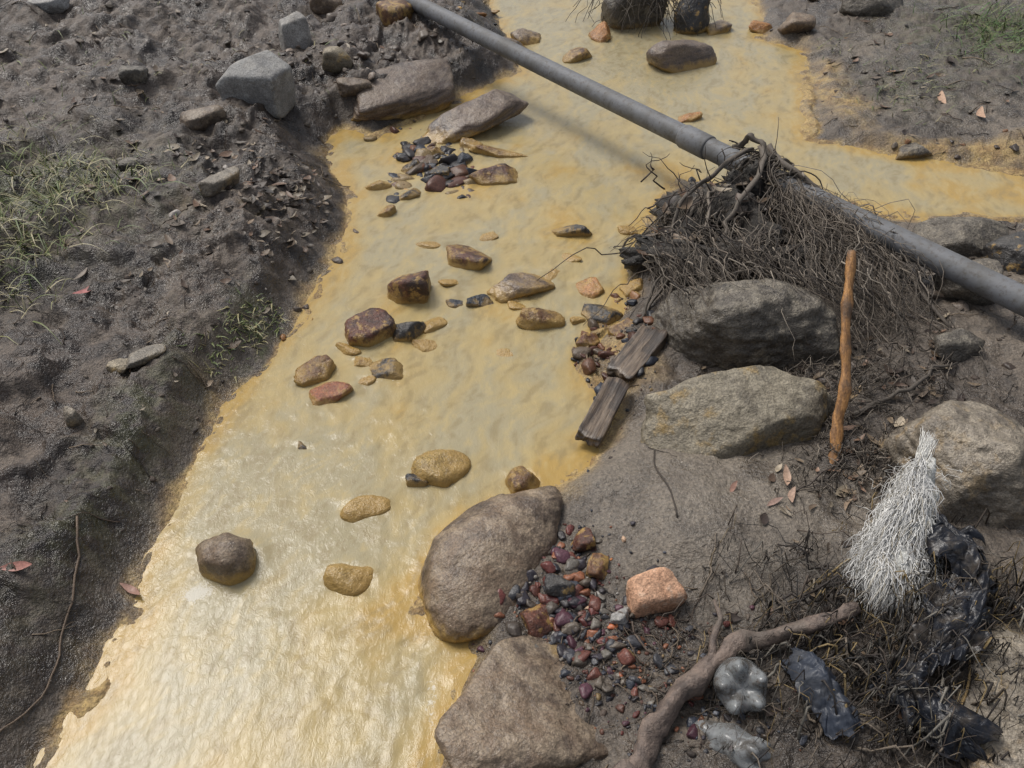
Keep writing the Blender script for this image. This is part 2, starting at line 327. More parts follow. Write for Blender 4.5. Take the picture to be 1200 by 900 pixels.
T=[(.51,4.95,(.075,.07,.08),10,'orange'),(.33,4.65,(.10,.06,.05),30,'rust'),(1.44,5.08,(.08,.05,.05),5,'orange'),
(-.04,3.50,(.145,.045,.025),-14,'rust'),(-.07,3.27,(.11,.06,.045),10,'red'),(-.49,2.98,(.04,.03,.03),0,'red'),
(-.35,2.44,(.098,.08,.09),8,'red'),(-.15,2.63,(.095,.06,.05),-20,'red'),(.05,2.48,(.13,.06,.05),24,'purple'),(.09,2.28,(.08,.058,.052),10,'rust'),
(-.46,2.20,(.092,.062,.065),30,'red'),(-.335,2.21,(.06,.05,.05),0,'dark'),(-.255,2.25,(.06,.03,.024),40,'ochre'),(-.11,2.38,(.052,.032,.03),10,'blue'),(-.20,2.37,(.038,.026,.022),-10,'blue'),
(-.60,2.0,(.072,.05,.04),30,'rust'),(-.54,1.905,(.07,.042,.036),18,'brick'),(-.38,2.01,(.07,.046,.028),-14,'dark'),(.21,2.84,(.105,.034,.028),-6,'dark'),(.27,2.45,(.055,.065,.025),20,'orange'),
(-.20,1.60,(.085,.066,.05),-10,'ochre'),(-.255,1.555,(.038,.03,.032),0,'dark'),(-.38,1.455,(.075,.042,.022),14,'ochre'),(-.69,1.28,(.082,.075,.07),20,'brown'),(-.39,1.235,(.065,.05,.032),-8,'ochre'),
(.03,1.555,(.055,.05,.042),10,'rust'),(-.59,1.69,(.018,.016,.016),0,'blue'),(.83,3.86,(.08,.04,.03),12,'orange'),(-.02,2.1,(.03,.025,.012),0,'ochre'),
(.1,4.9,(.09,.07,.05),0,'brown'),(.0,4.72,(.12,.08,.06),30,'brown'),(1.2,5.1,(.1,.07,.05),30,'brown'),(1.75,3.5,(.09,.05,.03),10,'mudrock'),(-.10,2.80,(.05,.03,.015),10,'rust'),(.42,2.45,(.05,.04,.02),10,'rust'),
(-.42,3.12,(.05,.035,.03),0,'dark'),(-.55,3.2,(.06,.04,.03),10,'rust'),(.45,2.85,(.05,.035,.02),0,'ochre'),(-.47,2.06,(.035,.03,.02),0,'red'),(.36,2.2,(.05,.04,.03),30,'rust'),(.22,2.28,(.035,.025,.02),30,'ochre'),
(.17,1.30,(.034,.028,.024),20,'red'),(.06,1.10,(.055,.04,.03),40,'red'),(.11,1.17,(.036,.03,.024),10,'dark'),(.20,1.22,(.036,.026,.02),70,'rust'),(.24,1.09,(.024,.02,.018),70,'grey'),(-.30,3.30,(.06,.045,.04),10,'dark'),(-.22,3.42,(.05,.04,.035),50,'blue'),(-.35,3.52,(.055,.04,.035),-30,'red'),(-.43,3.36,(.05,.04,.03),30,'dark'),(-.18,3.58,(.06,.04,.03),10,'purple'),
(-.02,2.42,(.06,.03,.02),-20,'dark'),(.14,2.53,(.05,.025,.018),60,'purple'),(-.52,2.12,(.05,.03,.02),-30,'rust'),(-.44,1.97,(.04,.025,.015),40,'ochre'),(-.28,2.14,(.045,.03,.015),-10,'rust'),(.02,2.36,(.045,.03,.014),0,'ochre'),(-.22,2.50,(.04,.03,.015),15,'ochre'),(.2,2.66,(.06,.03,.012),-30,'ochre'),(-.3,2.75,(.06,.035,.012),10,'ochre'),(.30,2.30,(.07,.05,.03),-30,'dark'),(.24,2.14,(.05,.035,.025),20,'red')]
for i,(x,y,hf,r,m) in enumerate(T):
    rnd=m in('ochre',) or i==23
    dryland=i>=41 and i<=45
    zz=hgt(x,y)+hf[2]*.35 if dryland else max(hgt(x,y)*.5,-.006)+hf[2]*(.08 if not rnd else 0. if i!=23 else .2)
    rock('river_stone',x,y,hf,r,m,100+i,z=zz,stream=not dryland,nplanes=10 if not rnd else 10,p=30 if not rnd else 9,noise=.07,lo=.6 if not rnd else .72,strata=.06 if m=='purple' else 0,tilt=(rng.uniform(-16,16),rng.uniform(-16,16)))

# ------------------------------------------------------------------ water
wx=np.arange(-1.9,4.2,.008);wy=axis(.35,6.3,lambda v:.005+.0018*v,14)
WX,WY=np.meshgrid(wx,wy)
bedh,WD,_,_=terrain(WX,WY)
ang=R(14)
fu=WX*math.cos(ang)-WY*math.sin(ang);fv=WX*math.sin(ang)+WY*math.cos(ang)
wxx=fu+.06*fbm(WX,WY,f=5,o=3,s=71);wyy=fv+.06*fbm(WX,WY,f=5,o=3,s=72)
act=.20+.45*S((fbm(WX,WY,f=2.6,o=3,s=70)+.15)/.5)+.5*g2(WX,WY,-.2,.90,.16,.35)+.35*g2(WX,WY,-.15,1.6,.3,.25)
WZ=act*(.0034*fbm(wxx,wyy*.55,f=9,o=3,s=61)+.0022*(1-2*np.abs(fbm(wxx,wyy*.6,f=17,o=3,s=62)))+.0013*fbm(wxx,wyy,f=50,o=2,s=63))
foam_glint=.08+.20*act*S(fbm(WX,WY,f=4,o=3,s=66)/.4)  # sparse froth specks plus white sparkles painted into the water colour
for (x,y,r) in STREAM:
    dx=WX-x;dy=WY-y;d=np.hypot(dx,dy)
    m=d<r*5+.1
    dd=d[m];down=np.clip(-(dy[m]*.97+dx[m]*.24)/np.maximum(dd,1e-3),-1,1)
    lat=np.abs(-dy[m]*.24+dx[m]*.97)
    al=-(dy[m]*.97+dx[m]*.24)
    WZ[m]+=.0040*np.exp(-((dd-r)/.022)**2)*S(-down+.3)
    WZ[m]+=.0022*np.exp(-((lat-r*.8-al*.28)/.014)**2)*S(al/.03)*np.exp(-al/(r*3))
    foam_glint[m]=np.maximum(foam_glint[m],np.exp(-np.maximum(dd-r*.85,0)/.014)*S(down*1.2)*.42)
foam_glint=np.maximum(foam_glint,g2(WX,WY,-.745,1.20,.045,.028,.3)*1.1)
foam_glint=np.maximum(foam_glint,g2(WX,WY,-.17,.93,.025,.12)*.6)  # pale streak over the chop: white caps and painted ripple glints together
depth=np.clip(-(bedh)/.06,0,1)
W1=fbm(wxx*1.3,wyy*.5,f=6,o=5,s=77,g=.6);W2=fbm(wxx*1.6,wyy*.7,f=24,o=4,s=78,g=.65)
f_=depth*.95+.75*W1-.4*g2(WX,WY,-.45,1.82,.35,.12,.3)-.45*g2(WX,WY,.10,1.75,.08,.15)-.35*g2(WX,WY,-.35,1.15,.14,.10)
WC=lerp(np.ones(WX.shape+(3,))*np.array((.41,.275,.090)),(.39,.305,.148),rmp(f_,.0,.5))
WC=lerp(WC,(.34,.297,.188),rmp(f_,.45,1.0,.95))  # cream-grey of reflected sky mixed into the deep-water colour
WC=lerp(WC,(.45,.350,.165),rmp(W2,.05,.5,.55))
WC=lerp(WC,(.245,.19,.095),rmp(-W2,.05,.5,.5))
keep=(WD<.07)
F=gridfaces(len(wx),len(wy));kf=keep.ravel()[F].all(1);F=F[kf]
used=np.unique(F);rm=np.full(WX.size,-1);rm[used]=np.arange(len(used));F=rm[F]
V=np.stack([WX,WY,WZ],-1).reshape(-1,3)[used]
def water_mat():
    t=NT('turbid_yellow_water');p=t.pos();m=t.n('ShaderNodeSeparateColor');t.l(t.attr('Mask'),m.inputs[0])
    fo=m.outputs[1]
    mp=t.n('ShaderNodeMapping');t.l(p,mp.inputs[0]);mp.inputs['Rotation'].default_value=(0,0,R(-14));mp.inputs['Scale'].default_value=(1.5,.8,1)
    fl=mp.outputs[0]
    fn=t.noise(p,85,4,.8)
    ff=t.mr(t.mth('ADD',fo,t.mth('MULTIPLY',t.mth('SUBTRACT',fn,.5),1.7)),.5,.85,0,.8)
    col=t.mix(ff,t.attr('Col'),(.64,.61,.53))
    b=t.bump(t.noise(fl,48,4,.7,.6),.34,.005)
    return t.setp(col=col,rough=t.mix(ff,(.15,)*3,(.6,)*3),nrm=b,ior=1.33,spec=.5)
add_mesh('stream_water',V,F,water_mat(),True,WC.reshape(-1,3)[used],extra=np.stack([depth,np.clip(foam_glint,0,1),act/2],-1).reshape(-1,3)[used])

# ------------------------------------------------------------------ gravel
def col_mat(name,rough=.6,bump=.3,sc=200,spec=.4,var=.6):
    t=NT(name);p=t.pos();c=t.attr('Col')
    n=t.noise(p,sc,2,.65)
    c=t.mix(var,c,t.mix(t.mr(n,.3,.7),(.55,.55,.55),(1.45,1.45,1.45)),'MULTIPLY')
    return t.setp(col=c,rough=rough,nrm=t.bump(n,bump,.004),spec=spec) if bump else t.setp(col=c,rough=rough,spec=spec)
protS=[stone_shape(500+i,(1,.74,.55),sub=2,nplanes=9,p=30,noise=.05,lo=.55)for i in range(14)]
protL=[stone_shape(530+i,(1,.74,.55),sub=3,nplanes=11,p=34,noise=.07,lo=.52)for i in range(18)]
class Pebbles:
    def __init__(s): s.V=[];s.F=[];s.C=[];s.o=0
    def add(s,x,y,z,r,c,flat=1.,big=.009):
        pr=protL if r>big else protS
        V,F=pr[rng.integers(len(pr))]
        a=rng.uniform(0,6.283);ca,sa=math.cos(a),math.sin(a);b=rng.uniform(-.6,.6);cb,sb=math.cos(b),math.sin(b)
        W=V*r*np.array([1,rng.uniform(.7,1.2),flat]);W=W@np.array([[1,0,0],[0,cb,-sb],[0,sb,cb]]).T@np.array([[ca,-sa,0],[sa,ca,0],[0,0,1]]).T
        s.V.append(W+np.array([x,y,z]));s.F.append(F+s.o);s.o+=len(V);s.C.append(np.tile(c,(len(V),1)))
    def done(s,name,mat): return add_mesh(name,np.concatenate(s.V),np.concatenate(s.F),mat,True,np.concatenate(s.C))
PAL_D=[(.03,.029,.032),(.045,.04,.04),(.028,.032,.044),(.085,.038,.026),(.13,.058,.03),(.11,.08,.055),(.20,.14,.065)]
PAL_M=[(.03,.03,.036),(.045,.04,.042),(.04,.035,.042),(.12,.038,.032),(.08,.034,.046),(.15,.135,.115),(.09,.072,.058),(.21,.085,.045),(.055,.06,.075),(.12,.045,.033),(.11,.09,.07),(.05,.05,.055)]
PAL_H=[(.34,.32,.29),(.46,.17,.06),(.40,.12,.05),(.40,.27,.18)]
PAL_O=[(.37,.22,.07),(.30,.14,.045),(.2,.10,.045),(.08,.06,.045),(.43,.29,.11)]
PAL_S=[(.072,.053,.041),(.047,.036,.029),(.105,.082,.064),(.125,.103,.08)]
gp=Pebbles()
def cluster(P,cx,cy,rx,ry,n,r0,r1,pal,ang=0,zmin=-.5,dry=False,pw=2.2):
    for i in range(n):
        a,b=rng.normal(0,.5,2);a*=rx;b*=ry;ca,sa=math.cos(ang),math.sin(ang)
        x=cx+a*ca-b*sa;y=cy+a*sa+b*ca
        if dry and sdq(x,y)<.01: continue
        z=hgt(x,y);r=r0*(r1/r0)**(rng.random()**pw)
        if z<zmin: z=zmin
        c=np.array(pal[rng.integers(len(pal))])*rng.uniform(.7,1.25)
        P.add(x,y,z+r*.15,r,c,rng.uniform(.7,1.1))
cluster(gp,-.32,3.40,.32,.34,480,.010,.058,PAL_D,.0)
cluster(gp,-.47,3.05,.12,.36,70,.01,.040,PAL_D+PAL_O,-.1)
cluster(gp,-.28,3.72,.4,.16,60,.012,.05,PAL_D,.5)
cluster(gp,.11,1.15,.16,.17,330,.003,.026,PAL_M,.8,dry=True)
cluster(gp,.19,1.04,.2,.14,460,.003,.022,PAL_M,-.3,dry=True)
cluster(gp,.17,1.10,.2,.18,36,.004,.013,PAL_H,-.3,dry=True,pw=1)
cluster(gp,.14,1.27,.09,.12,90,.004,.026,PAL_M,.4,dry=True)
cluster(gp,.30,.92,.24,.12,420,.002,.013,PAL_M+PAL_D,-.3,dry=True)
cluster(gp,.29,2.02,.16,.32,260,.004,.034,PAL_D,-.4)
cluster(gp,.30,2.38,.14,.2,80,.006,.024,PAL_O+PAL_D,-.4)
cluster(gp,.42,3.3,.6,.12,90,.008,.03,PAL_O+PAL_D,0)
cluster(gp,.5,5.0,.7,.4,120,.015,.06,PAL_O+PAL_D,0)
cluster(gp,-.3,2.32,.34,.2,50,.006,.022,PAL_O,.3)
cluster(gp,-.48,2.03,.2,.14,50,.006,.022,PAL_O+PAL_D,.3)
cluster(gp,1.2,4.9,.5,.3,50,.01,.05,PAL_O+PAL_S,.3)
cluster(gp,1.6,3.4,.6,.2,25,.01,.03,PAL_O+PAL_S,.3)
cluster(gp,.75,4.7,.4,.2,40,.01,.04,PAL_D,.3)
cluster(gp,-1.05,2.9,.3,.4,40,.006,.022,PAL_S+[(.3,.27,.24)],.3,dry=True)
cluster(gp,-.8,4.3,.6,.5,100,.01,.04,PAL_S+[(.25,.2,.16)],.3,dry=True)
cluster(gp,1.3,2.1,.6,.3,80,.005,.03,PAL_S+[(.25,.2,.16)],.3,dry=True)
gp.done('gravel',col_mat('gravel_stone',.38,.4))
cl=Pebbles()
n=0
while n<1000:
    y=.6+5.2*rng.random()**1.5;x=rng.uniform(-.62*y-.75,.62*y+.75)
    if sdq(x,y)<.03: continue
    if fbm(x,y,f=2.2,o=2,s=31)<-.1+.25*rng.random(): continue
    if x>0 and abs(x-.45)<.32 and abs(y-1.35)<.24: continue
    r=.0025*(1+y*.45)*(1+2.6*rng.random()**5)
    cl.add(x,y,hgt(x,y)-r*.1,r,np.array(PAL_S[rng.integers(4)])*rng.uniform(.6,1.1)*(1 if x<0 else 1.2),big=.02);n+=1
cl.done('soil_clods',col_mat('soil_clod',.65,.5))

# ------------------------------------------------------------------ tubes / strands
class Tubes:
    def __init__(s): s.V=[];s.F=[];s.C=[];s.o=0
    def add(s,P,r,c,sides=5,flat=1.,rough=0.):
        P=np.asarray(P,float);n=len(P);r=np.broadcast_to(np.asarray(r,float),(n,))
        T=np.gradient(P,axis=0);T/=np.linalg.norm(T,axis=1)[:,None]+1e-9
        up=np.array([.13,.21,.97]) if abs(T[:,2]).mean()<.8 else np.array([1,.1,.05])
        A=np.cross(T,up);A/=np.linalg.norm(A,axis=1)[:,None]+1e-9;B=np.cross(A,T)
        th=np.arange(sides)/sides*2*np.pi
        rr=r[:,None]*np.ones(sides)
        if rough: rr=rr*(1+rough*rng.normal(0,1,rr.shape)*.5+rough*np.sin(th*3+P[:,:1]*30))
        V=P[:,None,:]+(np.cos(th)*rr)[...,None]*A[:,None,:]+(np.sin(th)*rr*flat)[...,None]*B[:,None,:]
        i=np.arange(n-1)[:,None]*sides;j=np.arange(sides)[None];k=(j+1)%sides
        F=np.stack([i+j,i+k,i+sides+k,i+sides+j],-1).reshape(-1,4)
        V=V.reshape(-1,3);base=s.o
        V=np.vstack([V,P[0],P[-1]]);m=n*sides
        caps=[]
        for q in range(sides):
            caps.append([m,(q+1)%sides,q]);caps.append([m+1,(n-1)*sides+q,(n-1)*sides+(q+1)%sides])
        s.V.append(V);s.F.append((F+base,np.array(caps)+base));s.o+=len(V)
        s.C.append(np.tile(c,(len(V),1)))
    def done(s,name,mat,parent=None):
        return add_mesh(name,np.concatenate(s.V),[np.concatenate([f[0] for f in s.F]),np.concatenate([f[1] for f in s.F])],mat,True,np.concatenate(s.C),parent=parent)
def spline(pts,n):
    P=np.array(pts,float);t=np.linspace(0,len(P)-1,n);i=np.minimum(t.astype(int),len(P)-2);f=(t-i)[:,None]
    Q=np.vstack([2*P[0]-P[1],P,2*P[-1]-P[-2]])
    a,b,c,d=Q[i],Q[i+1],Q[i+2],Q[i+3]
    return .5*((2*b)+(-a+c)*f+(2*a-5*b+4*c-d)*f*f+(-a+3*b-3*c+d)*f**3)
def wob(P,amp,f=3):
    n=len(P);t=np.linspace(0,1,n);o=rng.uniform(0,99,3)
    for ax in range(3): P[:,ax]+=amp*fbm(t*f+o[ax],t*0+o[ax],f=1,o=3,s=ax+9)*np.sin(np.pi*np.clip(t*1.15,0,1)**.999).clip(0)**.5
    return P
def clampz(P,off=.002):
    for q in P: q[2]=max(q[2],hgt(q[0],q[1])+off)
    return P
fib=col_mat('dead_root_fibre',.65,0,300,.35)
GREYS=[(.19,.16,.128),(.12,.10,.08),(.24,.205,.165),(.07,.058,.047),(.15,.122,.095),(.045,.037,.031)]
pa=np.array([-1.149,5.653,.25]);pb=np.array([1.655,1.863,.235]);pd=(pb-pa)/np.linalg.norm(pb-pa)
PIPE=empty('plastic_pipe')
t=NT('grey_pipe_plastic');p=t.pos();nn=t.noise(p,9,4,.65)
c=t.mix(t.mr(nn,.4,.7,0,.85),(.165,.17,.18),(.11,.107,.10))
c=t.mix(t.mr(t.noise(p,60,4,.7),.48,.72,0,.8),c,(.085,.073,.06))
pm=t.setp(col=c,rough=.6,nrm=t.bump(t.noise(p,90,3,.6),.3,.003),spec=.35)
PR=.041
tb=Tubes();L=np.linspace(-2.5,5.6,160);PP=pa+pd*L[:,None];PP[:,2]+=-.012*np.sin(np.clip(L/4.7,0,1)*np.pi)+.04*np.clip(-L,0,9)
tb.add(PP,PR,(1,1,1),36);tb.done('pipe_wall',pm,PIPE)
tb=Tubes()
for l in (3.14,):
    l0=np.array([-.07,-.069,-.062,.062,.069,.07])+l;q=pa+pd*l0[:,None];q[:,2]+=-.012*np.sin(l/4.7*np.pi)
    tb.add(q,np.array([-.001,.003,.006,.006,.003,-.001])+PR,(1,1,1),36)
tb.done('pipe_coupling',pm,PIPE)
# root tangle ---------------------------------------------------
RT=empty('root_tangle',(0,0,0))
def pipept(l,dz=0): return pa+pd*l+np.array([0,0,dz])
lc=float(((np.array([.92,2.86,.24])-pa)@pd))
CORES=[(.76,2.72,.11,(.21,.13,.11),-40),(.93,2.82,.13,(.12,.10,.12),-50),(.60,2.56,.06,(.15,.12,.08),20),(1.04,2.56,.10,(.17,.10,.07),-50),(.80,2.40,.12,(.22,.07,.06),-10)]
for i,(x,y,z,hf,r) in enumerate(CORES):
    V,Fc=stone_shape(700+i,hf,sub=5,nplanes=6,p=6,noise=.34,nf=3.5,box=False)
    add_mesh('soil_core',V,Fc,MUDC,True,loc=(x,y,z),rot=(0,0,R(r)),parent=RT)
tb=Tubes()
def strand(a,d,ln,amp,r,c,n=13,sides=4,sag=.3,fl=.002):
    a=np.array(a,float);d=np.array(d,float);d/=np.linalg.norm(d)+1e-9
    q=np.linspace(0,1,n)[:,None];P=a+d*ln*q;P[:,2]-=sag*ln*q[:,0]**2
    P=clampz(wob(P,amp*ln*2,3.),fl);tb.add(P,np.linspace(r,r*.5,n),c,sides)
for i in range(80):
    l=lc+rng.normal(0,.06);th0=rng.uniform(0,6.28);nt_=rng.uniform(.4,.9);q=np.linspace(0,1,18);R0=PR+rng.uniform(.003,.025);sl=rng.uniform(-.25,.25)
    side=np.array([pd[1],-pd[0],0]);side/=np.linalg.norm(side)
    P=np.array([pipept(l+sl*(k-.5))+side*math.cos(th0+k*nt_*6.28)*R0+np.array([0,0,1])*math.sin(th0+k*nt_*6.28)*R0 for k in q])
    P=wob(P,.03,3);r=rng.choice([.0013,.0025,.0045],p=[.5,.35,.15]);tb.add(P,r,np.array(GREYS[rng.integers(6)])*rng.uniform(.5,1.),5)
for i in range(1150):
    x,y,z,hf,r_=CORES[rng.choice(5,p=[.34,.18,.22,.14,.12])]
    v=rng.normal(0,1,3);v/=np.linalg.norm(v);v[2]=abs(v[2])
    a=np.array([x,y,z])+v*np.array([hf[0],hf[1]*1.1,hf[2]*1.05])*rng.uniform(.7,1.1)
    base=np.array([-.40,-.7,-.3]) if x<.98 else np.array([.5,-.7,-.2])
    # matted locks: neighbouring strands share a direction
    lk=np.array([float(vn(a[0]*9,a[1]*9,s=301)),float(vn(a[0]*9,a[1]*9,s=302)),0])
    d=base*rng.uniform(.5,1.2)+lk*1.3+rng.normal(0,.35,3)*np.array([1,1,.5])
    r=rng.choice([.0009,.0016,.003,.006],p=[.34,.34,.23,.09])
    strand(a,d,rng.uniform(.06,.30),.10,r,np.array(GREYS[rng.integers(6)])*rng.uniform(.3,1.1),12,4 if r<.003 else 6,.5)
for i in range(300):
    a=pipept(lc+rng.uniform(.0,.42))+np.array([rng.normal(0,.03),rng.normal(-.04,.03),rng.uniform(-.02,.04)])
    e=np.array([rng.uniform(.95,1.32),rng.uniform(1.92,2.45),.12]);m_=(a+e)/2+np.array([rng.normal(0,.08),rng.normal(0,.06),-.02])
    P=clampz(wob(spline([a,m_,e],16),.15,3),.003);r=rng.choice([.0009,.0014,.0024],p=[.5,.35,.15])
    tb.add(P,np.linspace(r,r*.5,16),np.array(GREYS[rng.integers(5)])*rng.uniform(.8,1.4),4)
for i in range(620):
    a=np.array([rng.uniform(.42,1.25),rng.uniform(2.10,2.5),.20+rng.uniform(0,.09)])
    lk=float(vn(a[0]*7,a[1]*7,s=303));an=-1.3+1.3*lk+rng.normal(0,.35)
    strand(a,(math.cos(an),math.sin(an),-.1),rng.uniform(.08,.26),.10,rng.choice([.0009,.0016,.0028],p=[.5,.35,.15]),np.array(GREYS[rng.integers(6)])*rng.uniform(.5,1.3),10,4,.45)
for pts,r0 in [([(.88,2.92,.30),(.74,2.78,.27),(.60,2.62,.17),(.50,2.40,.08),(.42,2.22,.03)],.009),([(.95,2.95,.30),(1.0,2.80,.29),(1.12,2.58,.22),(1.24,2.35,.18),(1.32,2.05,.14)],.012),([(.90,2.90,.32),(.84,2.72,.28),(.76,2.56,.21),(.66,2.42,.14)],.011),([(.84,3.02,.26),(.86,2.92,.33),(.95,2.83,.32),(1.02,2.88,.26)],.012),([(1.0,2.78,.28),(.98,2.5,.22),(.85,2.32,.22),(.66,2.26,.20),(.5,2.2,.08)],.008),([(.4,2.2,.03),(.52,2.35,.15),(.62,2.5,.16)],.005),([(.7,2.9,.17),(.66,2.7,.20),(.55,2.55,.13)],.009),([(1.05,2.7,.25),(1.15,2.45,.19),(1.12,2.2,.17)],.009)]:
    tb.add(wob(spline(pts,30),.06,3),np.linspace(r0,r0*.5,30),np.array((.11,.092,.074))*rng.uniform(.6,1.1),8,rough=.22)
for i in range(26):
    a=np.array([rng.uniform(.45,1.05),rng.uniform(2.5,3.0),.18]);e=a+np.array([rng.uniform(-.35,.25),rng.uniform(-.25,.25),rng.uniform(.03,.25)])
    tb.add(wob(spline([a,(a+e)/2,e],10),.06),np.linspace(.0035,.001,10),(.07,.055,.045),4)
strand((.46,2.6,.12),(-.55,-.2,.05),.4,.08,.003,(.08,.065,.05));strand((.5,2.45,.1),(-.6,-.5,.05),.35,.08,.0025,(.1,.08,.06))
tb.done('root_strands',fib,RT)
tb=Tubes()
for i in range(240):
    a=np.array([rng.normal(.8,.13),rng.normal(5.3,.1),.15+rng.uniform(0,.15)]);an=rng.uniform(0,6.28);ln=rng.uniform(.1,.35)
    e=a+np.array([math.cos(an)*ln,math.sin(an)*ln*.7-.1,-rng.uniform(.05,.3)]);P=clampz(wob(spline([a,(a+e)/2+np.array([0,0,.06]),e],9),.1))
    tb.add(P,np.linspace(.003,.0015,9),np.array(GREYS[rng.integers(6)])*rng.uniform(.4,1.),4)
tb.done('brush_clump',fib)
# leaning stick
tb=Tubes();P=wob(spline([(.822,1.50,.07),(.86,1.65,.19),(.89,1.82,.32),(.925,1.99,.45)],40),.012,5)
tb.add(P,(np.linspace(.017,.012,40)+.002*np.sin(np.arange(40)*.9))*(1+.05*rng.normal(0,1,40)),(.36,.19,.075),9,flat=.7,rough=.12)
t=NT('weathered_orange_wood');p=t.tex()
c=t.mix(t.mr(t.noise(t.mapv(p,(60,12,12)),2,4,.7),.35,.65),(.42,.21,.07),(.17,.085,.035));c=t.mix(t.mr(t.noise(p,14,4),.5,.7,0,.85),c,(.10,.07,.05))
sm=t.setp(col=c,rough=.65,nrm=t.bump(t.noise(t.mapv(p,(90,90,18)),2,4),.6,.004))
tb.done('broken_stick',sm)
# driftwood
tb=Tubes();P=wob(spline([(.20,.71,.08),(.27,.79,.10),(.375,.90,.125),(.50,.985,.135),(.64,1.01,.165),(.72,1.04,.18)],50),.03,6)
tb.add(P,(np.linspace(.026,.012,50)+.003*np.sin(np.arange(50)*.7))*(1+.06*rng.normal(0,1,50)),(1,1,1),14,rough=.13)
tb.add(wob(spline([(.40,.93,.13),(.43,1.03,.15),(.44,1.09,.13)],12),.02),np.linspace(.009,.004,12),(1,1,1),8,rough=.1)
t=NT('driftwood_bark');p=t.tex();c=t.mix(t.mr(t.noise(p,30,4,.7),.35,.65),(.20,.15,.12),(.08,.06,.05))
c=t.mix(t.mr(t.noise(p,9,4,.7),.5,.65,0,.8),c,(.13,.105,.085))
tb.done('driftwood_branch',t.setp(col=c,rough=.6,nrm=t.bump(t.noise(p,55,4,.7),.9,.009)))
# planks
def board(name,x,y,z,half,rotz,tilt,mat,seed):
    bm=bmesh.new();bmesh.ops.create_cube(bm,size=2)
    bmesh.ops.subdivide_edges(bm,edges=bm.edges[:],cuts=14,use_grid_fill=True)
    V=np.array([v.co[:] for v in bm.verts]);Fq=np.array([[v.index for v in f.verts] for f in bm.faces]);bm.free()
    e=(np.abs(V)**8).sum(1)**(-1/8.);V=V*np.minimum(1,e*1.06)[:,None]
    V[:,0]*=half[0];V[:,1]*=half[1];V[:,2]*=half[2]
    V[:,0]+=.016*fbm(V[:,1],V[:,2],f=60,o=3,s=seed)*np.sign(V[:,0])*(np.abs(V[:,0])>half[0]*.8)
    V[:,2]+=.0035*fbm(V[:,0]*.3,V[:,1]*3,f=25,o=3,s=seed+3);V[:,1]+=.008*fbm(V[:,0],V[:,2],f=14,o=3,s=seed+4)
    return add_mesh(name,V,Fq,mat,True,loc=(x,y,z),rot=(R(tilt[0]),R(tilt[1]),R(rotz)))
t=NT('wet_plank_wood');p=t.tex();c=t.mix(t.mr(t.noise(t.mapv(p,(4,45,30)),2,4,.7),.35,.65),(.20,.15,.105),(.06,.042,.03))
c=t.mix(t.mr(t.noise(p,18,4),.48,.65,0,.85),c,(.045,.036,.03))
wm=t.setp(col=c,rough=.28,nrm=t.bump(t.noise(t.mapv(p,(4,70,40)),2,4,.7),.7,.005))
board('wood_plank',.262,1.79,.046,(.12,.036,.014),64,(6,-6),wm,3)
board('wood_plank',.385,2.03,.060,(.11,.046,.014),54,(-4,-10),wm,8)
# white frayed fibre
TF=empty('frayed_white_sack')
tb=Tubes()
RIDGE=spline([(.925,1.34,.28),(.875,1.25,.255),(.835,1.17,.23),(.80,1.10,.20),(.775,1.03,.17)],41)
for i in range(3600):
    u=float(np.clip(rng.normal(0,.55),-1.15,1.15));s0=rng.random()*.78
    a=RIDGE[int(s0*40)].copy();wd=.006+.056*math.sin(min(1,s0*1.7+.10)*1.57)
    bul=.022*(1-u*u)+.016*float(vn(s0*8,u*2.5,s=5))+.008*float(vn(s0*22,u*8,s=6))
    lump=float(vn(s0*6,u*2,s=15))
    a+=np.array([u*wd*.9,-u*wd*.25+rng.normal(0,.006),rng.normal(0,.003)+bul])
    ln=rng.uniform(.03,.12)*(1-.2*abs(u));bend=rng.normal(0,.35)+.9*lump
    fall=np.array([-.34+.22*u+bend*.7,-.88,-.25-.45*abs(u)]);fall/=np.linalg.norm(fall)
    cu=rng.normal(0,.009)
    mid=a+fall*ln*.5+np.array([cu,0,.007]);e=a+fall*ln+np.array([-cu*.5,rng.normal(0,.006),-.010])
    P=clampz(wob(spline([a,mid,e],8),.014,2.5),.003);w_=rng.uniform(.72,1)*(1-.12*abs(lump))
    c0=np.array([.82,.81,.78])*w_
    if rng.random()<.14: c0=np.array([.48,.44,.36])*w_
    tb.add(P,np.linspace(.0009,.0004,8)*rng.uniform(.5,1.6),c0,3)
    cc=tb.C[-1];yy=tb.V[-1][:,1]+rng.normal(0,.035);f=S((1.06-yy)/.12)[:,None];tb.C[-1]=cc*(1-f*.85)+np.array([.14,.11,.065])*f*.85
for i in range(150):
    k=rng.random();a=RIDGE[int(k*30)]+np.array([rng.normal(0,.03),0,.012]);an=rng.uniform(0,6.28);ln=rng.uniform(.02,.06)
    e=a+np.array([math.cos(an)*ln,math.sin(an)*ln,rng.uniform(-.03,.02)]);tb.add(wob(spline([a,(a+e)/2,e],8),.03),.0005,(.75,.74,.7),3)
for i in range(70):
    k=rng.random();a=RIDGE[int(k*8)]+np.array([rng.normal(0,.006),0,.01]);e=np.array([.965+rng.normal(0,.008),1.41+rng.normal(0,.012),.315]);tb.add(wob(spline([a,(a+e)/2,e],8),.012),np.linspace(.0016,.0005,8),(.78,.77,.73),3)
tb.done('frayed_fibres',col_mat('white_fibre',.6,0,300,.3,.2),TF)
V,Fc=stone_shape(731,(.15,.05,.04),sub=5,nplanes=3,p=5,noise=.22,nf=3,box=False)
